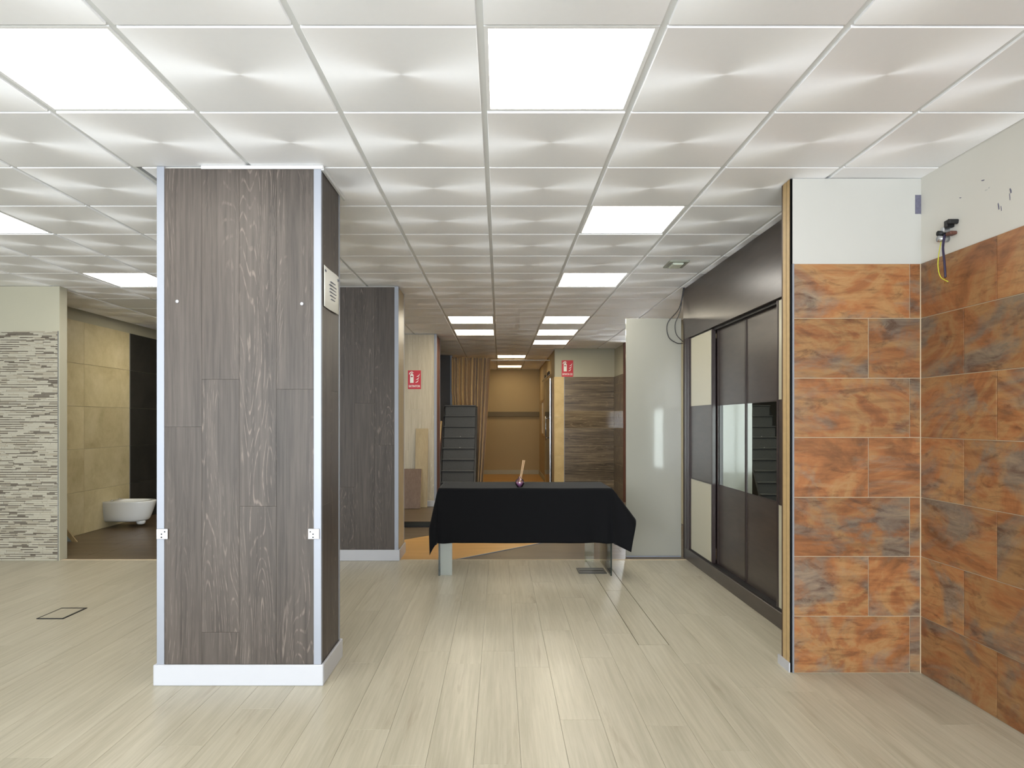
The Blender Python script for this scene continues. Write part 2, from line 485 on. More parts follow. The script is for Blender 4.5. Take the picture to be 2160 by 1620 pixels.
for c in cells:
    i, k, a, b, y0, y1 = c
    fullx = (b-a) > G-.001
    ex0 = gx if a > GX0+i*G-1e-4 and a <= GX0+i*G+1e-4 else .003
    ex1 = gx if b >= GX0+i*G+G-1e-4 else .003
    if (i, k) in LIGHTS:
        t = empty('ceiling_light', ((a+b)/2, (y0+y1)/2, H), LIGHTS[(i, k)], 'ceiling light', 'square light panels in the ceiling grid')
        fr_w = .014
        for nm, q in (('frame', (a+ex0, b-ex1, y0+gy, y0+gy+fr_w)), ('frame', (a+ex0, b-ex1, y1-gy-fr_w, y1-gy)),
                      ('frame', (a+ex0, a+ex0+fr_w, y0+gy+fr_w, y1-gy-fr_w)), ('frame', (b-ex1-fr_w, b-ex1, y0+gy+fr_w, y1-gy-fr_w))):
            box(nm, q[0], q[1], q[2], q[3], H+.004, H+TZ, 'lamp_frame', t)
        box('diffuser', a+ex0+fr_w, b-ex1-fr_w, y0+gy+fr_w, y1-gy-fr_w, H+.006, H+TZ, 'lamp_warm' if k >= 18 else 'lamp_mid' if k >= 10 else 'lamp_neutral', t)
        continue
    if cellvis(c) and ntile < 300:
        if (i, k) == (-3, 2): ex0 += .034      # this tile has slipped and leaves a dark gap
        ob = box('tile', a+ex0, b-ex1, y0+gy, y1-gy, H, H+TZ, 'ceiling_tile', cl, .0022)
        ntile += 1
    else: addbox(tv, tf, a+ex0, b-ex1, y0+gy, y1-gy, H, H+TZ)
if tv:
    o = pydata('tile_field', tv, tf, 'ceiling_board', (0, 0, 0), cl); o['kind'] = 'stuff'
cv, cf = [], []
for c in cells:
    i, k, a, b, y0, y1 = c
    if cellvis(c) and ntee < 300 and k > -3:
        box('cross_tee', a+.0125, b-.0125 if b >= GX0+i*G+G-1e-3 else b, y0-.012, y0+.012, H+.010, H+.024, 'tee_metal', cl); ntee += 1
    else: addbox(cv, cf, a+.0125, b-.0125 if b >= GX0+i*G+G-1e-3 else b, y0-.012, y0+.012, H+.010, H+.024)
if cv:
    o = pydata('cross_tee_field', cv, cf, 'tee_metal', (0, 0, 0), cl); o['kind'] = 'stuff'
for i in range(-11, 4):
    xx = GX0+i*G
    ys = [c[4] for c in cells if c[2]-.01 <= xx <= c[3]+.01]
    if not ys: continue
    y0 = min(ys); y1 = max(ys)+G
    box('main_tee', xx-.0125, xx+.0125, y0, min(y1, YE-.01), H+.009, H+.025, 'tee_metal', cl)
print('tiles', ntile, 'tees', ntee)
struct(box('ceiling', XL, XR, FRONT, GY0-3*G, H+.002, H+.05, 'ceiling_board'))

# ------------------------------------------------------------------ perimeter walls
T = .12
struct(box('wall_left', XL-T, XL, FRONT-T, 6.42, 0, SOF, 'plaster_white'))
wr = struct(box('wall_right', XR, XR+T, FRONT-T, YP+.11, 0, SOF, 'plaster_marked'))
# tiled right wall: slate tiles laid in half bond
ROWS = [0, .30, .615, .927, 1.243, 1.556, 1.872, 2.16]
GJ = .0018
TT = .009
box('grout_bed', XR-.005, XR-.0002, -.4, YP, 0, 2.158, 'grout', wr)
for r in range(7):
    z0, z1 = ROWS[r], ROWS[r+1]
    first = .545 if r % 2 == 0 else .335
    y1 = YP-TT; y0 = YP-first
    while y1 > -.4:
        box('slate_tile', XR-TT-.0004*((r*7+int(y1*10)) % 3), XR-.001, y0+GJ, y1-GJ, z0+GJ+(.001 if r == 0 else 0), z1-GJ, 'slate', wr, .0012)
        y1 = y0; y0 -= .615
# partition standing across the shop, slate tiled, with a plywood end
XPL = 1.549
wp = struct(box('wall_partition', XPL, XR, YP, YP+.11, 0, H-.003, 'plaster_white'))
box('grout_bed', XPL+.004, XR-.009, YP-.005, YP-.0002, 0, 2.158, 'grout', wp)
for r in range(7):
    z0, z1 = ROWS[r], ROWS[r+1]
    xs = [XPL+.002, 2.164, XR-TT] if r % 2 == 0 else [XPL+.002, 1.946, XR-TT]
    for a, b in zip(xs, xs[1:]):
        box('slate_tile', a+GJ, b-GJ, YP-TT-.0004*((r+int(a*9)) % 3), YP-.001, z0+GJ+(.001 if r == 0 else 0), z1-GJ, 'slate', wp, .0012)
box('corner_profile', XPL-.003, XPL+.004, YP-TT-.003, YP+.004, 0.0, 2.16, 'aluminium', wp, .001)
box('dark_joint', XPL-.010, XPL-.0005, YP+.001, YP+.012, 0.0, H-.004, 'void_black', wp)
for (ya, yb, mt, q) in ((YP+.012, YP+.046, 'timber_edge', 0), (YP+.046, YP+.054, 'timber_dark', .002), (YP+.054, YP+.092, 'timber_edge', 0), (YP+.092, YP+.11, 'timber_dark', .001)):
    box('plywood_layer', XPL-.012+q, XPL-.0005, ya, yb, 0.0, H-.004, mt, wp)
box('base_block', XPL-.02, XPL-.0125, YP+.0, YP+.14, 0, .05, 'white_lacquer', wp)
sm = box('paint_smear', 2.197, XR-.001, YP-.0015, YP-.0002, 2.425, 2.525, 'smear', wp)
box('corner_grout', XR-TT-.004, XR-TT+.001, YP-TT-.004, YP-TT+.001, 0, 2.158, 'grout', wp)
for (yc, zc, a_, b_) in ((2.955, 2.29, .012, .03), (2.94, 2.275, .006, .022), (2.885, 2.335, .014, .022), (2.89, 2.31, .006, .03), (3.05, 2.44, .03, .006), (3.2, 2.41, .02, .005)):
    me_ = bpy.data.meshes.new('mark'); P_ = [(-a_*.3, -b_*.5), (a_*.1, -b_*.55), (a_*.5, b_*.4), (a_*.2, b_*.5), (-a_*.2, 0)]
    vv = [(h_, u_, w_) for h_ in (-.0012, -.0001) for u_, w_ in P_]
    me_.from_pydata(vv, [], [(0, 1, 2, 3, 4), (9, 8, 7, 6, 5)]+[(i_, 5+i_, 5+(i_+1) % 5, (i_+1) % 5) for i_ in range(5)])
    link('paint_smear', me_, 'smear', (XR, yc, zc), wr)
# shop front behind the viewer: lit by daylight
sf = struct(box('wall_front', XL, XR, FRONT-T, FRONT, 0, WZ0, 'plaster_white'))
struct(box('wall_front', XL, XR, FRONT-T, FRONT, WZ1, SOF, 'plaster_white'))
struct(box('wall_front', XL, WX0, FRONT-T, FRONT, WZ0, WZ1, 'plaster_white'))
struct(box('wall_front', WX1, XR, FRONT-T, FRONT, WZ0, WZ1, 'plaster_white'))
nw = 6; ww = (WX1-WX0)/nw
for k in range(nw):
    a = WX0+k*ww
    w = struct(box('window_%d' % (k+1), a+.03, a+ww-.03, FRONT-.066, FRONT-.060, WZ0+.05, WZ1-.05, 'window_glass'))
    for q in ((a, a+.03, WZ0, WZ1), (a+ww-.03, a+ww, WZ0, WZ1), (a+.03, a+ww-.03, WZ0, WZ0+.05), (a+.03, a+ww-.03, WZ1-.05, WZ1)):
        box('window_frame', q[0], q[1], FRONT-.09, FRONT-.03, q[2], q[3], 'grey_paint', w)
# mosaic partition
XM = -4.19; YM = 6.30
wm = struct(box('wall_mosaic', XL, XM, YM, YM+.11, 0, H-.003, 'plaster_cream'))
box('edge_profile', XM-.012, XM-.006, YM-.010, YM-.0002, 0.001, 2.185, 'steel', wm)
sv = [[], [], [], []]; sfc = [[], [], [], []]
z = .004; rg = random.Random(11)
rowi = 0
while z < 2.18:
    hgt = rg.choice((.012, .014, .016)) if rowi % 2 == 0 else rg.choice((.007, .009)); hgt = min(hgt, 2.185-z)
    xx = -5.35+rg.random()*-.08
    while xx < XM-.0135:
        ln = rg.choice((.05, .075, .095, .12, .15)); e = min(xx+ln, XM-.0130)
        c = rg.random(); m = (0 if c < .70 else 1 if c < .93 else 2) if rowi % 2 == 0 else (0 if c < .30 else 1 if c < .42 else 2 if c < .70 else 3)
        dp = .006+rg.random()*.003
        if e-xx > .008: addbox(sv[m], sfc[m], xx+.0006, e-.0006, YM-dp, YM-.0002, z+.0005, z+hgt-.0005)
        xx = e if e < XM-.0131 else XM
    z += hgt; rowi += 1
me = bpy.data.meshes.new('mosaic'); V = []; Fc = []; mi = []
for q in range(4):
    b = len(V); V += sv[q]; Fc += [tuple(u+b for u in f) for f in sfc[q]]; mi += [q]*len(sfc[q])
me.from_pydata(V, [], Fc)
for q in mos: me.materials.append(q)
for p, q in zip(me.polygons, mi): p.material_index = q
o = link('mosaic_strips', me, None, (0, 0, 0), wm); o['kind'] = 'stuff'; o['label'] = 'cream and taupe strip mosaic'
# bathroom display wall
wb = struct(box('wall_bathroom', XB-T, XB, 6.41, YC, 0, SOF, 'plaster_cream'))
zr = [0, .5, 1.0, 1.5, 2.0, 2.495]
for r in range(5):
    ys = [6.42, 6.86, 7.82, 8.78] if r % 2 == 0 else [6.42, 7.34, 7.82 if r == 3 else 8.30, 8.78]
    ys = [6.42, 6.86, 7.82, 8.78]
    for a, b in zip(ys, ys[1:]): box('wall_tile', XB+.0002, XB+.010, a+.001, b-.001, zr[r]+.002, zr[r+1]-.001, 'beige_concrete', wb, .0012)
    for a, b in zip([8.79, 9.75, 10.7], [9.75, 10.7, 11.6]):
        box('wall_tile', XB+.0002, XB+.010, a+.001, b-.001, zr[r]+.002, zr[r+1]-.001, 'black_concrete', wb, .0012)
box('tile_profile', XB+.0002, XB+.013, 8.78, 8.79, .002, 2.495, 'aluminium', wb)
struct(box('wall_back', XB-T, XC0, YC+.02, YC+.12, 0, SOF, 'grey_paint'))
# left rear filler wall between bathroom and the centre aisle (behind columns)
struct(box('wall_divider', -3.05, -1.79, 9.9, 10.0, 0, H-.003, 'plaster_cream'))
# right rear: wall with wood look tiles and its return
wt = struct(box('wall_tiled', XC1, XT, YT, YT+.12, 0, SOF, 'plaster_cream'))
wt2 = struct(box('wall_return', XT, XT+.12, 10.9, YT+.12, 0, SOF, 'plaster_cream'))
rows = [0, .16, .475, .785, 1.10, 1.41, 1.72, 1.85, 1.98, 2.123]
rows = [.0, .26, .575, .885, 1.20, 1.51, 1.82, 1.975, 2.123]
for r in range(len(rows)-1):
    z0, z1 = rows[r], rows[r+1]
    mt = 'wood_tile_gloss' if r == 4 else 'wood_tile'
    box('wood_tile', 1.165, XT-.010, YT-.010, YT-.0003, z0+.003, z1-.002, mt, wt, .0015)
    box('wood_tile', XT-.010, XT-.0003, 10.905, YT-.0105, z0+.003, z1-.002, mt, wt2, .0015)
for wv, q in ((wt, (1.165, XT, YT-.005, YT-.0002)), (wt2, (XT-.005, XT-.0002, 10.9, YT))):
    box('grout_bed', q[0], q[1], q[2], q[3], .0, 2.122, 'grout', wv)
box('corner_profile', 1.156, 1.165, YT-.013, YT-.0003, 0, 2.13, 'aluminium', wt)
for z0, z1 in ((0, .7), (.7, 1.4), (1.4, 2.123)):
    box('stone_tile', XC1+.001, 1.156, YT-.010, YT-.0003, z0+.002, z1-.001, 'travertine', wt, .001)
box('edge_post', XT-.03, XT+.12, 10.86, 10.899, 0, H-.004, 'red_brown', wt2)
struct(box('wall_side', 2.36, 2.48, YP+.12, 10.9, 0, SOF, 'plaster_cream'))
# corridor
wc = struct(box('wall_corridor', XC1, XC1+.12, YT+.121, YE, 0, SOF, 'corridor_wall'))
for z0, z1 in ((0, .7), (.7, 1.4), (1.4, 2.123)):
    box('stone_tile', XC1-.010, XC1-.0003, YT+.0, 12.42, z0+.002, z1-.001, 'travertine', wc, .001)
we = struct(box('wall_end', XC0-.1, XC1+.12, YE, YE+.12, 0, SOF, 'corridor_wall'))
box('ledge', XC0+.3, XC1-.005, YE-.05, YE-.0003, 1.44, 1.56, 'corridor_ledge', we, .004)
struct(box('baseboard_end', XC0, XC1-.016, YE-.016, YE-.0003, 0, .11, 'plaster_cream', None, .003))
struct(box('baseboard_corridor', XC1-.016, XC1-.0003, 12.45, YE, 0, .11, 'plaster_cream', None, .003))
struct(box('wall_corridor_left', XC0-.1, XC0, YC+.121, YE, 0, SOF, 'corridor_wall'))
struct(box('floor', XC0, XC1, YC-.3, YE, .0005, .004, 'orange_floor'))
struct(box('trim_2', XC0-.02, XC0+.018, YC-.012, YC+.0195, 0, H-.004, 'aluminium', None, .002))

# ------------------------------------------------------------------ clad columns
def column(x0, x1, y0, y1, zb, mat, label, seams, trim='aluminium', bb=.105, zt=H-.003):
    c = empty('clad_column', ((x0+x1)/2, (y0+y1)/2, zb), label, 'column', 'columns clad in laminate boards')
    pt = .009
    box('core', x0+pt+.001, x1-pt-.001, y0+pt+.001, y1-pt-.001, zb, zt, 'plaster_white', c)
    tw = .036
    n = max(1, round((x1-x0-2*tw)/.19)); pw = (x1-x0-2*tw)/n
    for k in range(n):
        cuts = [zb+bb-.004]+[s for s in seams[k % len(seams)]]+[zt-.008]
        for a, b in zip(cuts, cuts[1:]):
            box('board', x0+tw+k*pw+.0002, x0+tw+(k+1)*pw-.0002, y0, y0+pt, a+.0003, b-.0003, mat[0], c, .0005)
    m = max(1, round((y1-y0-2*.018)/.19)); qw = (y1-y0-2*.018)/m
    for k in range(m):
        cuts = [zb+bb-.004]+[seams[(k+2) % len(seams)][0]]+[zt-.008]
        for a, b in zip(cuts, cuts[1:]):
            for (xa, xb) in ((x1-pt, x1), (x0, x0+pt)):
                box('board', xa, xb, y0+.018+k*qw+.0003, y0+.018+(k+1)*qw-.0003, a+.0003, b-.0003, mat[1], c, .0005)
    box('board', x0+.02, x1-.02, y1-pt, y1, zb+bb, zt-.008, mat[0], c)
    for (xa, xb) in ((x0-.002, x0+tw), (x1-tw, x1+.002)):
        box('corner_trim', xa, xb, y0-.003, y0+.0005 if False else y0-.0002, zb+bb-.004, zt, trim, c, .001)
    for xa in (x0-.002, x1-.0005):
        box('corner_trim', xa, xa+.0025, y0-.0002, y0+.018, zb+bb-.004, zt, trim, c)
        box('corner_trim', xa, xa+.0025, y1-.018, y1+.002, zb+bb-.004, zt, trim, c)
    # baseboard: four mitred lengths
    bt = .015
    box('baseboard', x0-bt, x1+bt, y0-bt, y0-.0005, zb, zb+bb, 'white_lacquer', c, .004)
    box('baseboard', x0-bt, x1+bt, y1+.0005, y1+bt, zb, zb+bb, 'white_lacquer', c, .004)
    for (xa, xb) in ((x0-bt, x0-.0005), (x1+.0005, x1+bt)):
        box('baseboard', xa, xb, y0, y1, zb, zb+bb, 'white_lacquer', c, .004)
    return c
Y1 = 3.335
c1 = column(-1.725, -.9006, Y1, 3.72, 0, ('grey_oak', 'grey_oak'), 'near floor-to-ceiling column clad in grey oak boards with notice on its side',
            [[1.30], [.265, 1.54], [.9], [1.49]])
# metal brackets, screw caps and the ceiling angle of the near column
for xa in (-1.725-.001, -.964):
    br = box('bracket', xa, xa+.058, Y1-.0085, Y1-.0032, .735, .788, 'steel', c1, .002)
    for (u, w) in ((.042 if xa < -1.5 else .012, .038), (.026, .026), (.026, .01)):
        lathe('bracket_screw', [(.004, -.0095), (.004, -.0085)], 'black_plastic', (xa+u, Y1, .735+w), br, 10, 'y')
for (xa, za) in ((-1.624, 1.932), (-.996, 1.920)):
    lathe('screw_cap', [(.0085, -.0002), (.0085, -.004), (.005, -.006)], 'white_lacquer', (xa, Y1, za), c1, 14, 'y')
box('ceiling_angle', -1.50, -.888, Y1-.012, Y1-.0035, H-.018, H-.002, 'tee_metal', c1)
box('ceiling_angle', -.898, -.886, Y1-.003, 3.80, H-.022, H-.002, 'tee_metal', c1)
c2 = column(-1.79, -.965, 6.30, 6.68, 0, ('grey_oak', 'beige_sample'), 'middle column of dark grey oak boards between near column and table',
            [[1.9], [.7], [1.5], [1.1]])
Y3 = 9.75
# low platform below the rear column
pf = empty('platform', (-1.4, 9.2, 0), 'low wooden platform with dark front edge behind the black table', 'platform')
box('body', -2.2, -.84, 8.31, 10.38, .0, .062, 'step_dark', pf)
box('nosing', -2.2, -.84, 8.285, 8.309, .0, .012, 'black_plastic', pf)
yy = 8.295
while yy < 9.7:
    box('plank', -2.2, -.84, yy+.0006, min(yy+.19, 9.75)-.0006, .062, .071, 'dark_floor', pf, .0008); yy += .19
box('rear_deck', -2.2, -.84, yy, 10.38, .062, .071, 'dark_floor', pf)
c3 = column(-1.76, -.929, Y3, 10.3, .0715, ('pale_oak_wall', 'red_brown'), 'rear column clad in pale oak boards carrying the extinguisher sign',
            [[1.8], [.9], [1.5], [1.2]], bb=.085)
# paper notice on the side of the near column
pn = empty('paper_notice', (-.8985, 3.53, 2.02), 'white landscape paper notice taped to the side of the near column', 'notice')
NX = 10; vs = []; fs = []
for a in range(NX+1):
    yy = 3.375+.297*a/NX; bul = .003+.010*math.sin(a/NX*2.6)**2*(a/NX)
    for zz in (1.918, 2.128): vs.append((-.8985+bul-(-.8985), yy-3.53, zz-2.02-.004*math.sin(a/NX*3)))
for a in range(NX): fs.append((2*a, 2*a+2, 2*a+3, 2*a+1))
sh = pydata('sheet', vs, fs, 'paper', pn.location, pn, True)
sm_ = sh.modifiers.new('thick', 'SOLIDIFY'); sm_.thickness = .0006
for k in range(6):
    w = (.09, .13, .11, .12, .10, .07)[k]; zc = 2.062-.018*k
    yc = 3.53; bul = .0125
    box('text_line', -.8985+.0052, -.8985+.0058+.0068, yc-w/2, yc+w/2, zc, zc+.003, 'ink', pn)
for (yc, w) in ((3.40, .03), (3.64, .02)):
    box('text_line', -.8985+.0042, -.8985+.0052+(.0075 if yc > 3.5 else .0), yc-w/2, yc+w/2, 2.098, 2.108, 'ink', pn)

# ------------------------------------------------------------------ sliding wardrobe
XW = 1.79; YW0, YW1 = YP+.115, 6.455
ed = [6.28, 5.625, 4.97, 4.315, 3.66]
wd = empty('sliding_wardrobe', (2.05, 5.0, 0), 'dark brown built-in wardrobe with sliding doors in white, brown and mirror panels', 'wardrobe')
box('back_panel', 2.33, 2.355, YW0, YW1, 0, H-.004, 'wenge_frame', wd)
box('fascia', XW, XW+.03, YW0, YW1, 2.12, H-.004, 'wenge', wd, .002)
box('plinth', XW, XW+.10, YW0, YW1, 0, .108, 'wenge', wd, .003)
box('track', XW+.012, XW+.10, YW0, ed[0], .108, .118, 'track_black', wd)
box('top_track', XW+.0305, XW+.11, YW0, ed[0], 2.10, 2.14, 'track_black', wd)
box('side_panel', XW+.0002, 2.33, ed[0]+.06, YW1, .108, 2.12, 'wenge_frame', wd)
box('jamb', XW+.005, XW+.11, ed[0], ed[0]+.06, .108, 2.12, 'wenge_frame', wd, .002)
Z3 = [.118, .79, 1.465, 2.115]
for k in range(4):
    y1, y0 = ed[k], ed[k+1]
    front = k in (0, 3)
    xo = XW+.014 if front else XW+.056
    d = empty('door', (xo, (y0+y1)/2, .118), None, None); d.parent = wd; d.location = Vector((xo, (y0+y1)/2, .118))-wd.location
    wloc = Vector((xo, (y0+y1)/2, .118))
    def dbox(nm, xa, xb, ya, yb, za, zb_, mt, bev=.001):
        me = box_mesh(xb-xa, yb-ya, zb_-za, bev, mt); ob = bpy.data.objects.new(nm, me); COL.objects.link(ob); ob.parent = d
        ob.location = Vector(((xa+xb)/2, (ya+yb)/2, (za+zb_)/2))-wloc; return ob
    sw = .022 if front else .030
    ya, yb = y0-(.012 if not front else 0), y1+(.012 if not front else 0)
    for q in ((ya, ya+sw), (yb-sw, yb)): dbox('stile', xo, xo+.034, q[0], q[1], Z3[0], Z3[3], 'wenge_frame', .003)
    for j in range(3):
        mt = ('white_door_glass', 'wenge', 'white_door_glass')[j] if front else ('wenge', 'mirror', 'wenge')[j]
        dbox('panel', xo+.006, xo+.026, ya+sw, yb-sw, Z3[j]+.004, Z3[j+1]-.004, mt, .0008)
    for zz in (Z3[0], Z3[1], Z3[2], Z3[3]):
        dbox('rail', xo+.004, xo+.030, ya+sw, yb-sw, max(zz-.004, Z3[0]), min(zz+.004, Z3[3]), 'wenge_frame', 0)
# glossy white panel closing the far end
wpn = empty('white_panel', (1.51, 6.50, 0), 'tall glossy white panel standing between table and dark wardrobe', 'panel')
box('sheet', 1.235, 1.775, 6.468, 6.488, .012, 2.333, 'white_gloss', wpn, .002)
box('back_frame', 1.245, 1.775, 6.4885, 6.53, .0, 2.31, 'plaster_white', wpn)
box('foot_rail', 1.24, 1.775, 6.472, 6.488, .0, .0115, 'aluminium', wpn)
# loose cables hanging over the wardrobe corner
def cable(name, pts, r, mat, label, cat='cable', group=None):
    o = tube(name, spline(pts, 8), r, mat); return tag(o, label, cat, group)
cable('hanging_cable', [(1.772, 6.38, H-.001), (1.735, 6.40, 2.42), (1.63, 6.42, 2.28), (1.64, 6.43, 2.15), (1.72, 6.44, 2.09), (1.782, 6.445, 2.085)], .0045, 'cable_dark', 'grey cable hanging in wide loop from ceiling at wardrobe corner')
cable('hanging_cable', [(1.778, 6.37, H-.001), (1.74, 6.40, 2.38), (1.70, 6.41, 2.27), (1.715, 6.42, 2.17), (1.782, 6.43, 2.10)], .004, 'cable_dark', 'grey cable hanging in tight loop from ceiling at wardrobe corner')

# ------------------------------------------------------------------ glass table with black cloth
TX0, TX1, TY0, TY1, TZT = -.525, .964, 5.68, 6.30, .745
gt = empty('glass_table', (.22, 5.99, 0), 'glass table with upright glass sides hidden under the black cloth', 'table')
box('top', TX0, TX1, TY0, TY1, TZT-.014, TZT, 'clear_glass', gt)
for xa in (TX0, TX1-.012):
    sd = box('side_glass', xa, xa+.012, TY0+.006, TY1, 0, TZT-.0145, 'clear_glass', gt)
    box('polished_edge', xa, xa+.012, TY0, TY0+.0055, 0, TZT-.0145, 'glass_edge', sd)
box('support_panel', TX0+.0125, TX0+.115, TY0+.03, TY0+.042, 0, TZT-.0145, 'frosted', gt)
box('support_panel', TX1-.16, TX1-.075, TY1-.05, TY1-.038, 0, TZT-.0145, 'clear_glass', gt)
# cloth
OF, OR_, OL, OB = .468, .31, .33, .25
z0 = TZT+.003
def drape(u, v):
    cx = min(max(u, TX0-.004), TX1+.004); cy = min(max(v, TY0-.006), TY1+.004)
    ox, oy = u-cx, v-cy; r = math.hypot(ox, oy)
    if r < 1e-6: return (u, v, z0+.0008*math.sin(u*9)*math.cos(v*11))
    dx, dy = ox/r, oy/r
    side = abs(dx); frontness = max(0, -dy)
    if ox > 0:
        fall = max(0, min(1, (cy-TY0)/.35)); ks = .56*(1-fall)+.18*fall
        k = ks*side**1.4+.08*frontness
        if frontness > .2 and side > .2: k += .10*math.sin(2*math.atan2(frontness, side))
    elif ox < 0:
        k = .16*side+.06*frontness
        if frontness > .2 and side > .2: k += .05
    else: k = .045 if dy < 0 else .05
    wav = 0
    if oy < 0 and ox == 0:
        s = (u-TX0)/(TX1-TX0)
        wav = .035*math.exp(-((s-.965)/.035)**2)-.02*math.exp(-((s-.90)/.04)**2)+.022*math.exp(-((s-.03)/.03)**2)-.012*math.exp(-((s-.09)/.03)**2)+.006*math.sin(s*17+1)
        wav *= (r/.47)**1.3
    rho = r*k+wav; dn = math.sqrt(max(1e-6, r*r-(r*k)**2))
    rr = .012; dn = dn if r > rr else dn*r/rr
    return (cx+dx*rho, cy+dy*rho, z0-dn)
us = [TX0-OL+OL*i/14 for i in range(14)]+[TX0+(TX1-TX0)*i/70 for i in range(71)]+[TX1+OR_*(i+1)/14 for i in range(14)]
vs_ = [TY0-OF+OF*i/22 for i in range(22)]+[TY0+(TY1-TY0)*i/16 for i in range(17)]+[TY1+OB*(i+1)/8 for i in range(8)]
V = [drape(u, v) for v in vs_ for u in us]; n = len(us)
Fc = [(j*n+i, j*n+i+1, (j+1)*n+i+1, (j+1)*n+i) for j in range(len(vs_)-1) for i in range(n-1)]
cloth = pydata('tablecloth', [(a-.22, b-5.99, c) for a, b, c in V], Fc, 'cloth', (.22, 5.99, 0), None, True)
tag(cloth, 'black cloth draped over the glass table with pointed hanging corners', 'tablecloth')
q = cloth.modifiers.new('thick', 'SOLIDIFY'); q.thickness = .0025; q.offset = 1
# reed diffuser
df = empty('reed_diffuser', (.175, 5.78, z0+.004), 'round violet glass reed diffuser with wooden sticks on black cloth', 'diffuser')
R = .040
prof = [(.016, 0), (.026, .004)]+[(R*math.sin(a), .040-R*math.cos(a)) for a in [.75+i*.2 for i in range(10)]]+[(.014, .078), (.013, .090), (.016, .092)]
lathe('bottle', prof, 'violet_glass', df.location, df, 24)
lathe('liquid', [(.014, .004)]+[(.034*math.sin(a), .040-.034*math.cos(a)) for a in [.7+i*.2 for i in range(6)]], plain('violet_liquid', (172, 132, 162), .3), df.location, df, 20)
for k in range(6):
    a = k*1.05; b = Vector(df.location)+Vector((-.004+.006*math.cos(a), .006*math.sin(a), .01))
    e = Vector(df.location)+Vector((.036+.009*math.cos(a), .01*math.sin(a), .235))
    tube('reed', [b, e], .0021, 'reed', df, 6)

# ------------------------------------------------------------------ floor boxes
fb = empty('floor_box', (-3.02, 4.57, 0), 'rectangular floor outlet with black frame and wood lid left of near column', 'floor outlet')
a0, a1, b0, b1 = -3.11, -2.928, 4.44, 4.70
for q in ((a0, a1, b0, b0+.011), (a0, a1, b1-.018, b1), (a0, a0+.009, b0+.011, b1-.018), (a1-.014, a1, b0+.011, b1-.018)):
    box('frame', q[0], q[1], q[2], q[3], 0, .005, 'black_plastic', fb, .001)
box('lid', a0+.010, a1-.015, b0+.012, b1-.019, 0, .004, 'light_floor', fb)
fb2 = empty('floor_box', (.82, 5.87, 0), 'dark floor outlet plate under the right end of table', 'floor outlet')
for q in ((.690, .935, 5.765, 5.778), (.690, .935, 5.957, 5.97), (.690, .703, 5.778, 5.957), (.922, .935, 5.778, 5.957)):
    box('frame', q[0], q[1], q[2], q[3], 0, .006, 'black_plastic', fb2, .001)
box('lid', .704, .921, 5.779, 5.956, 0, .004, 'grey_paint', fb2, .001)
box('lid_seam', .706, .919, 5.862, 5.870, .004, .0052, 'void_black', fb2)

# ------------------------------------------------------------------ toilet of the bathroom display
tl = empty('wall_hung_toilet', (XB+.27, 8.36, 0), 'white wall-hung toilet bowl on the beige tiled display wall', 'toilet')
def dsec(L, w, n=28):
    """D outline: straight back at the wall, rounded front; local x away from wall"""
    out = []
    st = L-w/2*1.15
    for k in range(n+1):
        a = -math.pi/2+math.pi*k/n
        out.append((st+w/2*1.15*math.cos(a), w/2*math.sin(a)))
    return [(0, -w/2)]+out+[(0, w/2)]
secs = [(.072, .42, .235), (.080, .455, .275), (.10, .478, .302), (.15, .50, .325), (.21, .522, .342), (.27, .542, .354), (.31, .553, .360), (.325, .556, .362), (.330, .551, .356)]
V = []; Fc = []
for (zz, L, w) in secs:
    for (p, qy) in dsec(L, w): V.append((p-.27+.0105, qy, zz))
# inner opening
inn = [(.330, .50, .285, .11), (.318, .49, .275, .115), (.25, .46, .23, .14), (.19, .40, .12, .2)]
m = len(dsec(1, .3))
for (zz, L, w, bk) in inn:
    for (p, qy) in dsec(L-bk, w): V.append((p+bk-.27, qy, zz))
ns = len(secs)+len(inn)
for s in range(ns-1):
    for k in range(m): Fc.append((s*m+k, s*m+(k+1) % m, (s+1)*m+(k+1) % m, (s+1)*m+k))
Fc.append(tuple(range(m-1, -1, -1))); Fc.append(tuple(range((ns-1)*m, ns*m)))
bw = pydata('bowl', V, Fc, 'ceramic', tl.location, tl, True)
bm = bmesh.new(); bm.from_mesh(bw.data); bmesh.ops.recalc_face_normals(bm, faces=bm.faces); bm.to_mesh(bw.data); bm.free()
lathe('trap_outlet', [(.030, .030), (.046, .038), (.054, .058), (.056, .085)], 'ceramic', (XB+.40, 8.34, 0), tl, 20)
lathe('seat_hinge_cap', [(.014, .3305), (.014, .340), (.008, .345)], 'steel', (XB+.07, 8.28, 0), tl, 14)
lathe('seat_hinge_cap', [(.014, .3305), (.014, .340), (.008, .345)], 'steel', (XB+.07, 8.44, 0), tl, 14)
# leaning tile sample behind the mosaic wall
sp = empty('sample_board', (-4.80, 7.3, 0), 'pale blue sample board with wooden edge leaning by the mosaic wall', 'board')
slab('board', [(-.10, .0), (.115, .0), (-.09, .235), (-.10, .245)], -.004, .004, 'sample_blue', sp, 'y', sp.location)
slab('wooden_edge', [(.09, .0), (.15, .0), (-.055, .255), (-.10, .255)], -.018, -.0045, 'beige_sample', sp, 'y', sp.location)

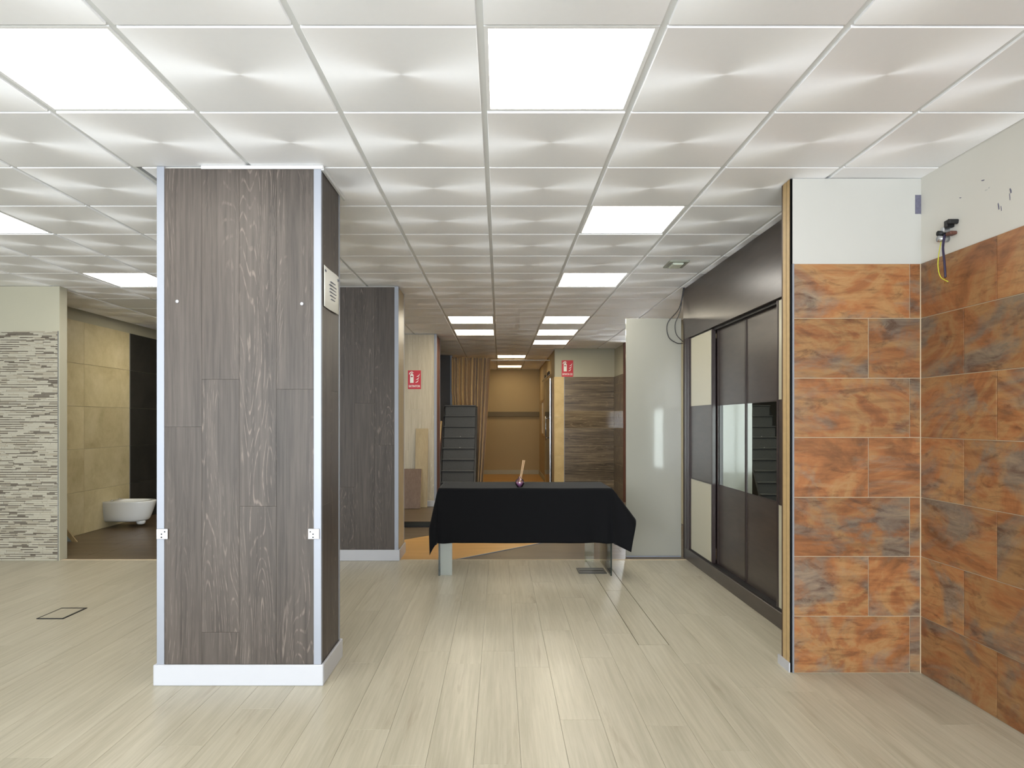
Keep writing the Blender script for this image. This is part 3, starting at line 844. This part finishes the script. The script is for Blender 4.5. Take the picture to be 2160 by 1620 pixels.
# ------------------------------------------------------------------ boards leaning on the rear column
def leaning(name, x0, x1, h, yb, mat, label, ytop, th=.014):
    zb = .0715; e = empty(name, ((x0+x1)/2, yb, zb), label, 'board', 'loose boards leaning on the rear column')
    ytop -= th
    ang = math.atan2(ytop-yb, h)
    o = box('panel', x0, x1, yb, yb+th, zb, zb+h, mat, e, .001)
    o.location = (0, th/2+math.sin(ang)*h/2*.98, h/2*math.cos(ang)+.004); o.rotation_euler = (-ang, 0, 0)
    bx_ = box('core_edge', x1, x1+.002, yb, yb+th, zb, zb+h, 'timber_edge', e); bx_.location = o.location+Vector(((x1-x0)/2+.001, 0, 0)); bx_.rotation_euler = o.rotation_euler
    return e
leaning('sample_board', -1.235, -1.055, 1.15, 9.60, 'beige_sample', 'tall narrow beige board leaning on the rear column', Y3-.006)
leaning('sample_board', -1.48, -1.135, .58, 9.46, 'brown_sample', 'short wide dark brown board leaning on the rear column', 9.64)

# ------------------------------------------------------------------ display staircase
st = empty('display_staircase', (-.68, 11.0, 0), 'steep dark grey carpeted staircase in front of the curtain', 'staircase')
SX0, SX1 = -.935, -.415; RISE, GO = .178, .115; SY = 10.45; NS = 9
SXa = -.82
for k in range(NS):
    ya = SY+k*GO; za = k*RISE
    box('step', SX0, SX1, ya, ya+GO+.02, za+.0 if k == 0 else za-.02, za+RISE-.022, 'stair_carpet', st, .004)
    box('tread', SX0-.004, SX1+.004, ya-.022, ya+GO+.012, za+RISE-.0215, za+RISE, 'stair_carpet', st, .006)
    if k in (4, 5):
        lathe('white_stud', [(.007, 0), (.007, .006), (.004, .008)], 'white_lacquer', ((SX0+SX1)/2+.02, ya-.008, za+RISE), st, 10)
box('back_board', SX0, SX1, SY+NS*GO+.021, SY+NS*GO+.04, 0.0, NS*RISE, 'stair_side', st)
for xa in (SX0-.030, SX1+.0045):
    poly = [(SY-.03, 0), (SY+NS*GO+.04, 0), (SY+NS*GO+.04, NS*RISE-.02), (SY+NS*GO-.06, NS*RISE-.05), (SY-.03, RISE*.6)]
    vs = [(xx, a, b) for xx in (xa, xa+.025) for a, b in poly]; m = len(poly)
    f = [tuple(range(m)), tuple(range(2*m-1, m-1, -1))]+[(i, m+i, m+(i+1) % m, (i+1) % m) for i in range(m)]
    o = pydata('stringer', [Vector(v)-Vector(st.location) for v in vs], f, 'stair_side', st.location, st)
    bm = bmesh.new(); bm.from_mesh(o.data); bmesh.ops.recalc_face_normals(bm, faces=bm.faces); bm.to_mesh(o.data); bm.free()
tube('handrail', [(SX0-.045, SY+.1, .82), (SX0-.045, SY+.62, 1.32)], .018, 'timber_edge', st, 10)
for yy, zt in ((SY+.14, .86), (SY+.58, 1.28)):
    tube('baluster', [(SX0-.045, yy, 0), (SX0-.045, yy, zt)], .011, 'red_brown', st, 8)

# ------------------------------------------------------------------ curtain and rod
rod = tube('curtain_rod', [(XC0+.02, YC-.03, 2.52), (XC1-.002, YC-.03, 2.52)], .012, 'rod_white')
tag(rod, 'thin white curtain rod spanning the corridor entrance', 'rod')
NU, NV = 150, 24; V = []; Fc = []
def fold(s):
    return .075*math.sin(s*60+1.5*math.sin(s*9))+.016*math.sin(s*133+1)+.012*math.sin(s*27+2)
for j in range(NV+1):
    tt = j/NV; zz = 2.55-tt*2.52
    for i in range(NU+1):
        s = i/NU
        xr = -.17-.16*tt**1.2; xl = -.93+.22*max(0, tt-.25)
        s2 = s+.02*math.sin(s*25)*(1-tt)
        amp = (.55+.6*min(1, s*1.6))*(.9+.5*tt)
        V.append((xl+(xr-xl)*s2, YC-.21+fold(s)*amp, zz))
Fc = [(j*(NU+1)+i, j*(NU+1)+i+1, (j+1)*(NU+1)+i+1, (j+1)*(NU+1)+i) for j in range(NV) for i in range(NU)]
cu = pydata('curtain', [(a+.55, b-YC, c) for a, b, c in V], Fc, 'curtain', (-.55, YC, 0), None, True)
tag(cu, 'long beige pleated curtain hanging from white rod behind the staircase', 'curtain')
q = cu.modifiers.new('thick', 'SOLIDIFY'); q.thickness = .002

# ------------------------------------------------------------------ glass sliding door in the corridor
gd = struct(empty('door_1', (XC1-.03, 13.25, 0), None, None))
box('pane', XC1-.040, XC1-.030, 12.55, 13.95, .02, 2.14, 'clear_glass', gd)
box('opal_band', XC1-.0295, XC1-.027, 12.56, 13.0, .10, 2.10, 'door_opal', gd)
box('frame_bar', XC1-.046, XC1-.026, 12.50, 12.549, .0, 2.14, 'steel', gd)
tube('track_rail', [(XC1-.05, 12.46, 2.20), (XC1-.05, 14.5, 2.20)], .014, 'steel', gd)
for yy in (12.62, 12.95, 13.7):
    lathe('roller', [(.035, -.012), (.045, -.012), (.045, .012), (.02, .016)], 'black_plastic', (XC1-.05, yy, 2.235), gd, 18, 'x')
tube('handle', [(XC1-.09, 12.95, .95), (XC1-.09, 12.95, 1.42)], .013, 'steel', gd)
for zz in (1.0, 1.38): tube('handle_post', [(XC1-.09, 12.95, zz), (XC1-.041, 12.95, zz)], .008, 'steel', gd)
pc = empty('picture_frame', (XC1-.02, 14.9, 1.5), 'small bright framed picture on the corridor wall beyond glass door', 'picture')
box('backing', XC1-.012, XC1-.0005, 14.55, 15.25, 1.05, 1.75, 'sign_white', pc)
for q in ((14.50, 14.55, 1.0, 1.80), (15.25, 15.30, 1.0, 1.80), (14.55, 15.25, 1.0, 1.05), (14.55, 15.25, 1.75, 1.80)):
    box('frame', XC1-.03, XC1-.0005, q[0], q[1], q[2], q[3], 'timber_edge', pc)

# ------------------------------------------------------------------ fire extinguisher signs
def text_mesh(s, size):
    cu_ = bpy.data.curves.new('txt', 'FONT'); cu_.body = s; cu_.size = size; cu_.align_x = 'CENTER'; cu_.extrude = .0003; cu_.offset = size*.02
    ob = bpy.data.objects.new('txt', cu_); COL.objects.link(ob)
    dg = bpy.context.evaluated_depsgraph_get(); me = bpy.data.meshes.new_from_object(ob.evaluated_get(dg))
    bpy.data.objects.remove(ob); return me
def sign(x0, x1, z0, z1, y, text, label):
    s = empty('extinguisher_sign', ((x0+x1)/2, y, z0), label, 'sign', 'red fire extinguisher signs')
    w, h = x1-x0, z1-z0; L = Vector(((x0+x1)/2, y, z0))
    box('plate', x0, x1, y-.003, y-.0003, z0, z1, 'sign_red', s, .0008)
    def P(poly, nm, mat='sign_white', d=0): slab(nm, [((a-.5)*w, b*h) for a, b in poly], -.0042-d, -.0031-d, mat, s, 'y', L)
    P([(.17, .33), (.44, .33), (.44, .74), (.40, .80), (.21, .80), (.17, .74)], 'extinguisher_symbol')
    P([(.22, .64), (.38, .64), (.38, .70), (.22, .70)], 'symbol_label', 'sign_red_dark', .0012)
    P([(.24, .805), (.36, .805), (.36, .86), (.24, .86)], 'extinguisher_symbol')
    P([(.10, .78), (.145, .78), (.19, .86), (.30, .90), (.42, .86), (.44, .88), (.32, .945), (.17, .91), (.10, .83)], 'hose_symbol')
    for k in range(3):
        a, b = .58+.045*k, .36+.155*k
        pts = []
        for t_ in range(9):
            u = t_/8; pts.append((a+.04*math.sin(u*3)+.24*u, b+.09*math.sin(u*1.6)+.10*u*u-.03*u))
        lo = [(p[0], p[1]-.012-.045*math.sin(math.pi*i/8)) for i, p in enumerate(pts)]
        P(pts+lo[::-1], 'flame_symbol')
    me = text_mesh(text, h*.16)
    xs = [v.co.x for v in me.vertices]; tw_ = max(xs)-min(xs); sc = min(1.3, w*.86/tw_)
    o = link('lettering', me, 'sign_white', (L.x, y-.0036, z0+h*.10), s); o.rotation_euler = (math.pi/2, 0, 0); o.scale = (sc, 1, 1)
    return s
sign(-1.352, -1.160, 1.800, 2.075, Y3-.0002, 'EXTINTOR', 'red EXTINTOR sign on the pale oak rear column')
sign(1.115, 1.322, 2.125, 2.420, YT-.0002, 'EXTINTOR CO2', 'red extinguisher sign above the dark wood-look tiles')

# ------------------------------------------------------------------ emergency light, wires, wall box
em = empty('emergency_light', (1.44, 5.40, H), 'small emergency light fixed to ceiling beside the wardrobe', 'emergency light')
for q in ((1.36, 1.52, 5.29, 5.315), (1.36, 1.52, 5.485, 5.51), (1.36, 1.385, 5.315, 5.485), (1.495, 1.52, 5.315, 5.485)):
    box('housing', q[0], q[1], q[2], q[3], H-.014, H, 'emergency_frame', em, .003)
box('lens', 1.395, 1.485, 5.325, 5.475, H-.026, H, 'emergency_lens', em, .008)
jb = empty('wire_box', (XR, 3.27, 2.285), 'open electric box with connectors on the white wall above slate tiles', 'electric box')
YB, ZB = 3.27, 2.285
box('connector', XR-.045, XR, YB-.06, YB-.035, ZB+.005, ZB+.028, 'rubber_black', jb, .004, (.3, 0, 0))
box('connector', XR-.040, XR, YB-.03, YB-.005, ZB-.005, ZB+.030, 'black_plastic', jb, .004)
box('connector', XR-.035, XR, YB+.0, YB+.028, ZB-.022, ZB+.006, 'steel', jb, .004)
box('connector', XR-.035, XR, YB-.05, YB-.01, ZB-.045, ZB-.028, 'red_brown', jb, .004)
lathe('conduit_end', [(.016, -.05), (.016, 0)], 'steel', (XR, YB+.02, ZB-.05), jb, 14, 'x')
lathe('conduit_end', [(.013, -.045), (.013, 0)], 'rubber_black', (XR, YB+.03, ZB-.02), jb, 14, 'x')
cable('wall_cable', [(XR-.03, YB+.0, ZB-.035), (XR-.045, YB-.01, ZB-.10), (XR-.055, YB-.035, ZB-.18), (XR-.055, YB-.042, ZB-.255)], .0055, 'cable_violet', 'thick dark violet cable hanging from the open wall box')
cable('wall_cable', [(XR-.03, YB+.02, ZB-.04), (XR-.045, YB+.02, ZB-.12), (XR-.06, YB+.005, ZB-.19), (XR-.07, YB-.03, ZB-.25), (XR-.075, YB-.09, ZB-.285)], .0022, 'cable_yellow', 'thin yellow green wire hanging from the open wall box')
for c_ in (-.003, .003):
    tube('bare_pin', [(XR-.055, YB-.042+c_, ZB-.254), (XR-.056, YB-.043+c_*2, ZB-.285)], .0016, 'brass_pin', jb, 6)
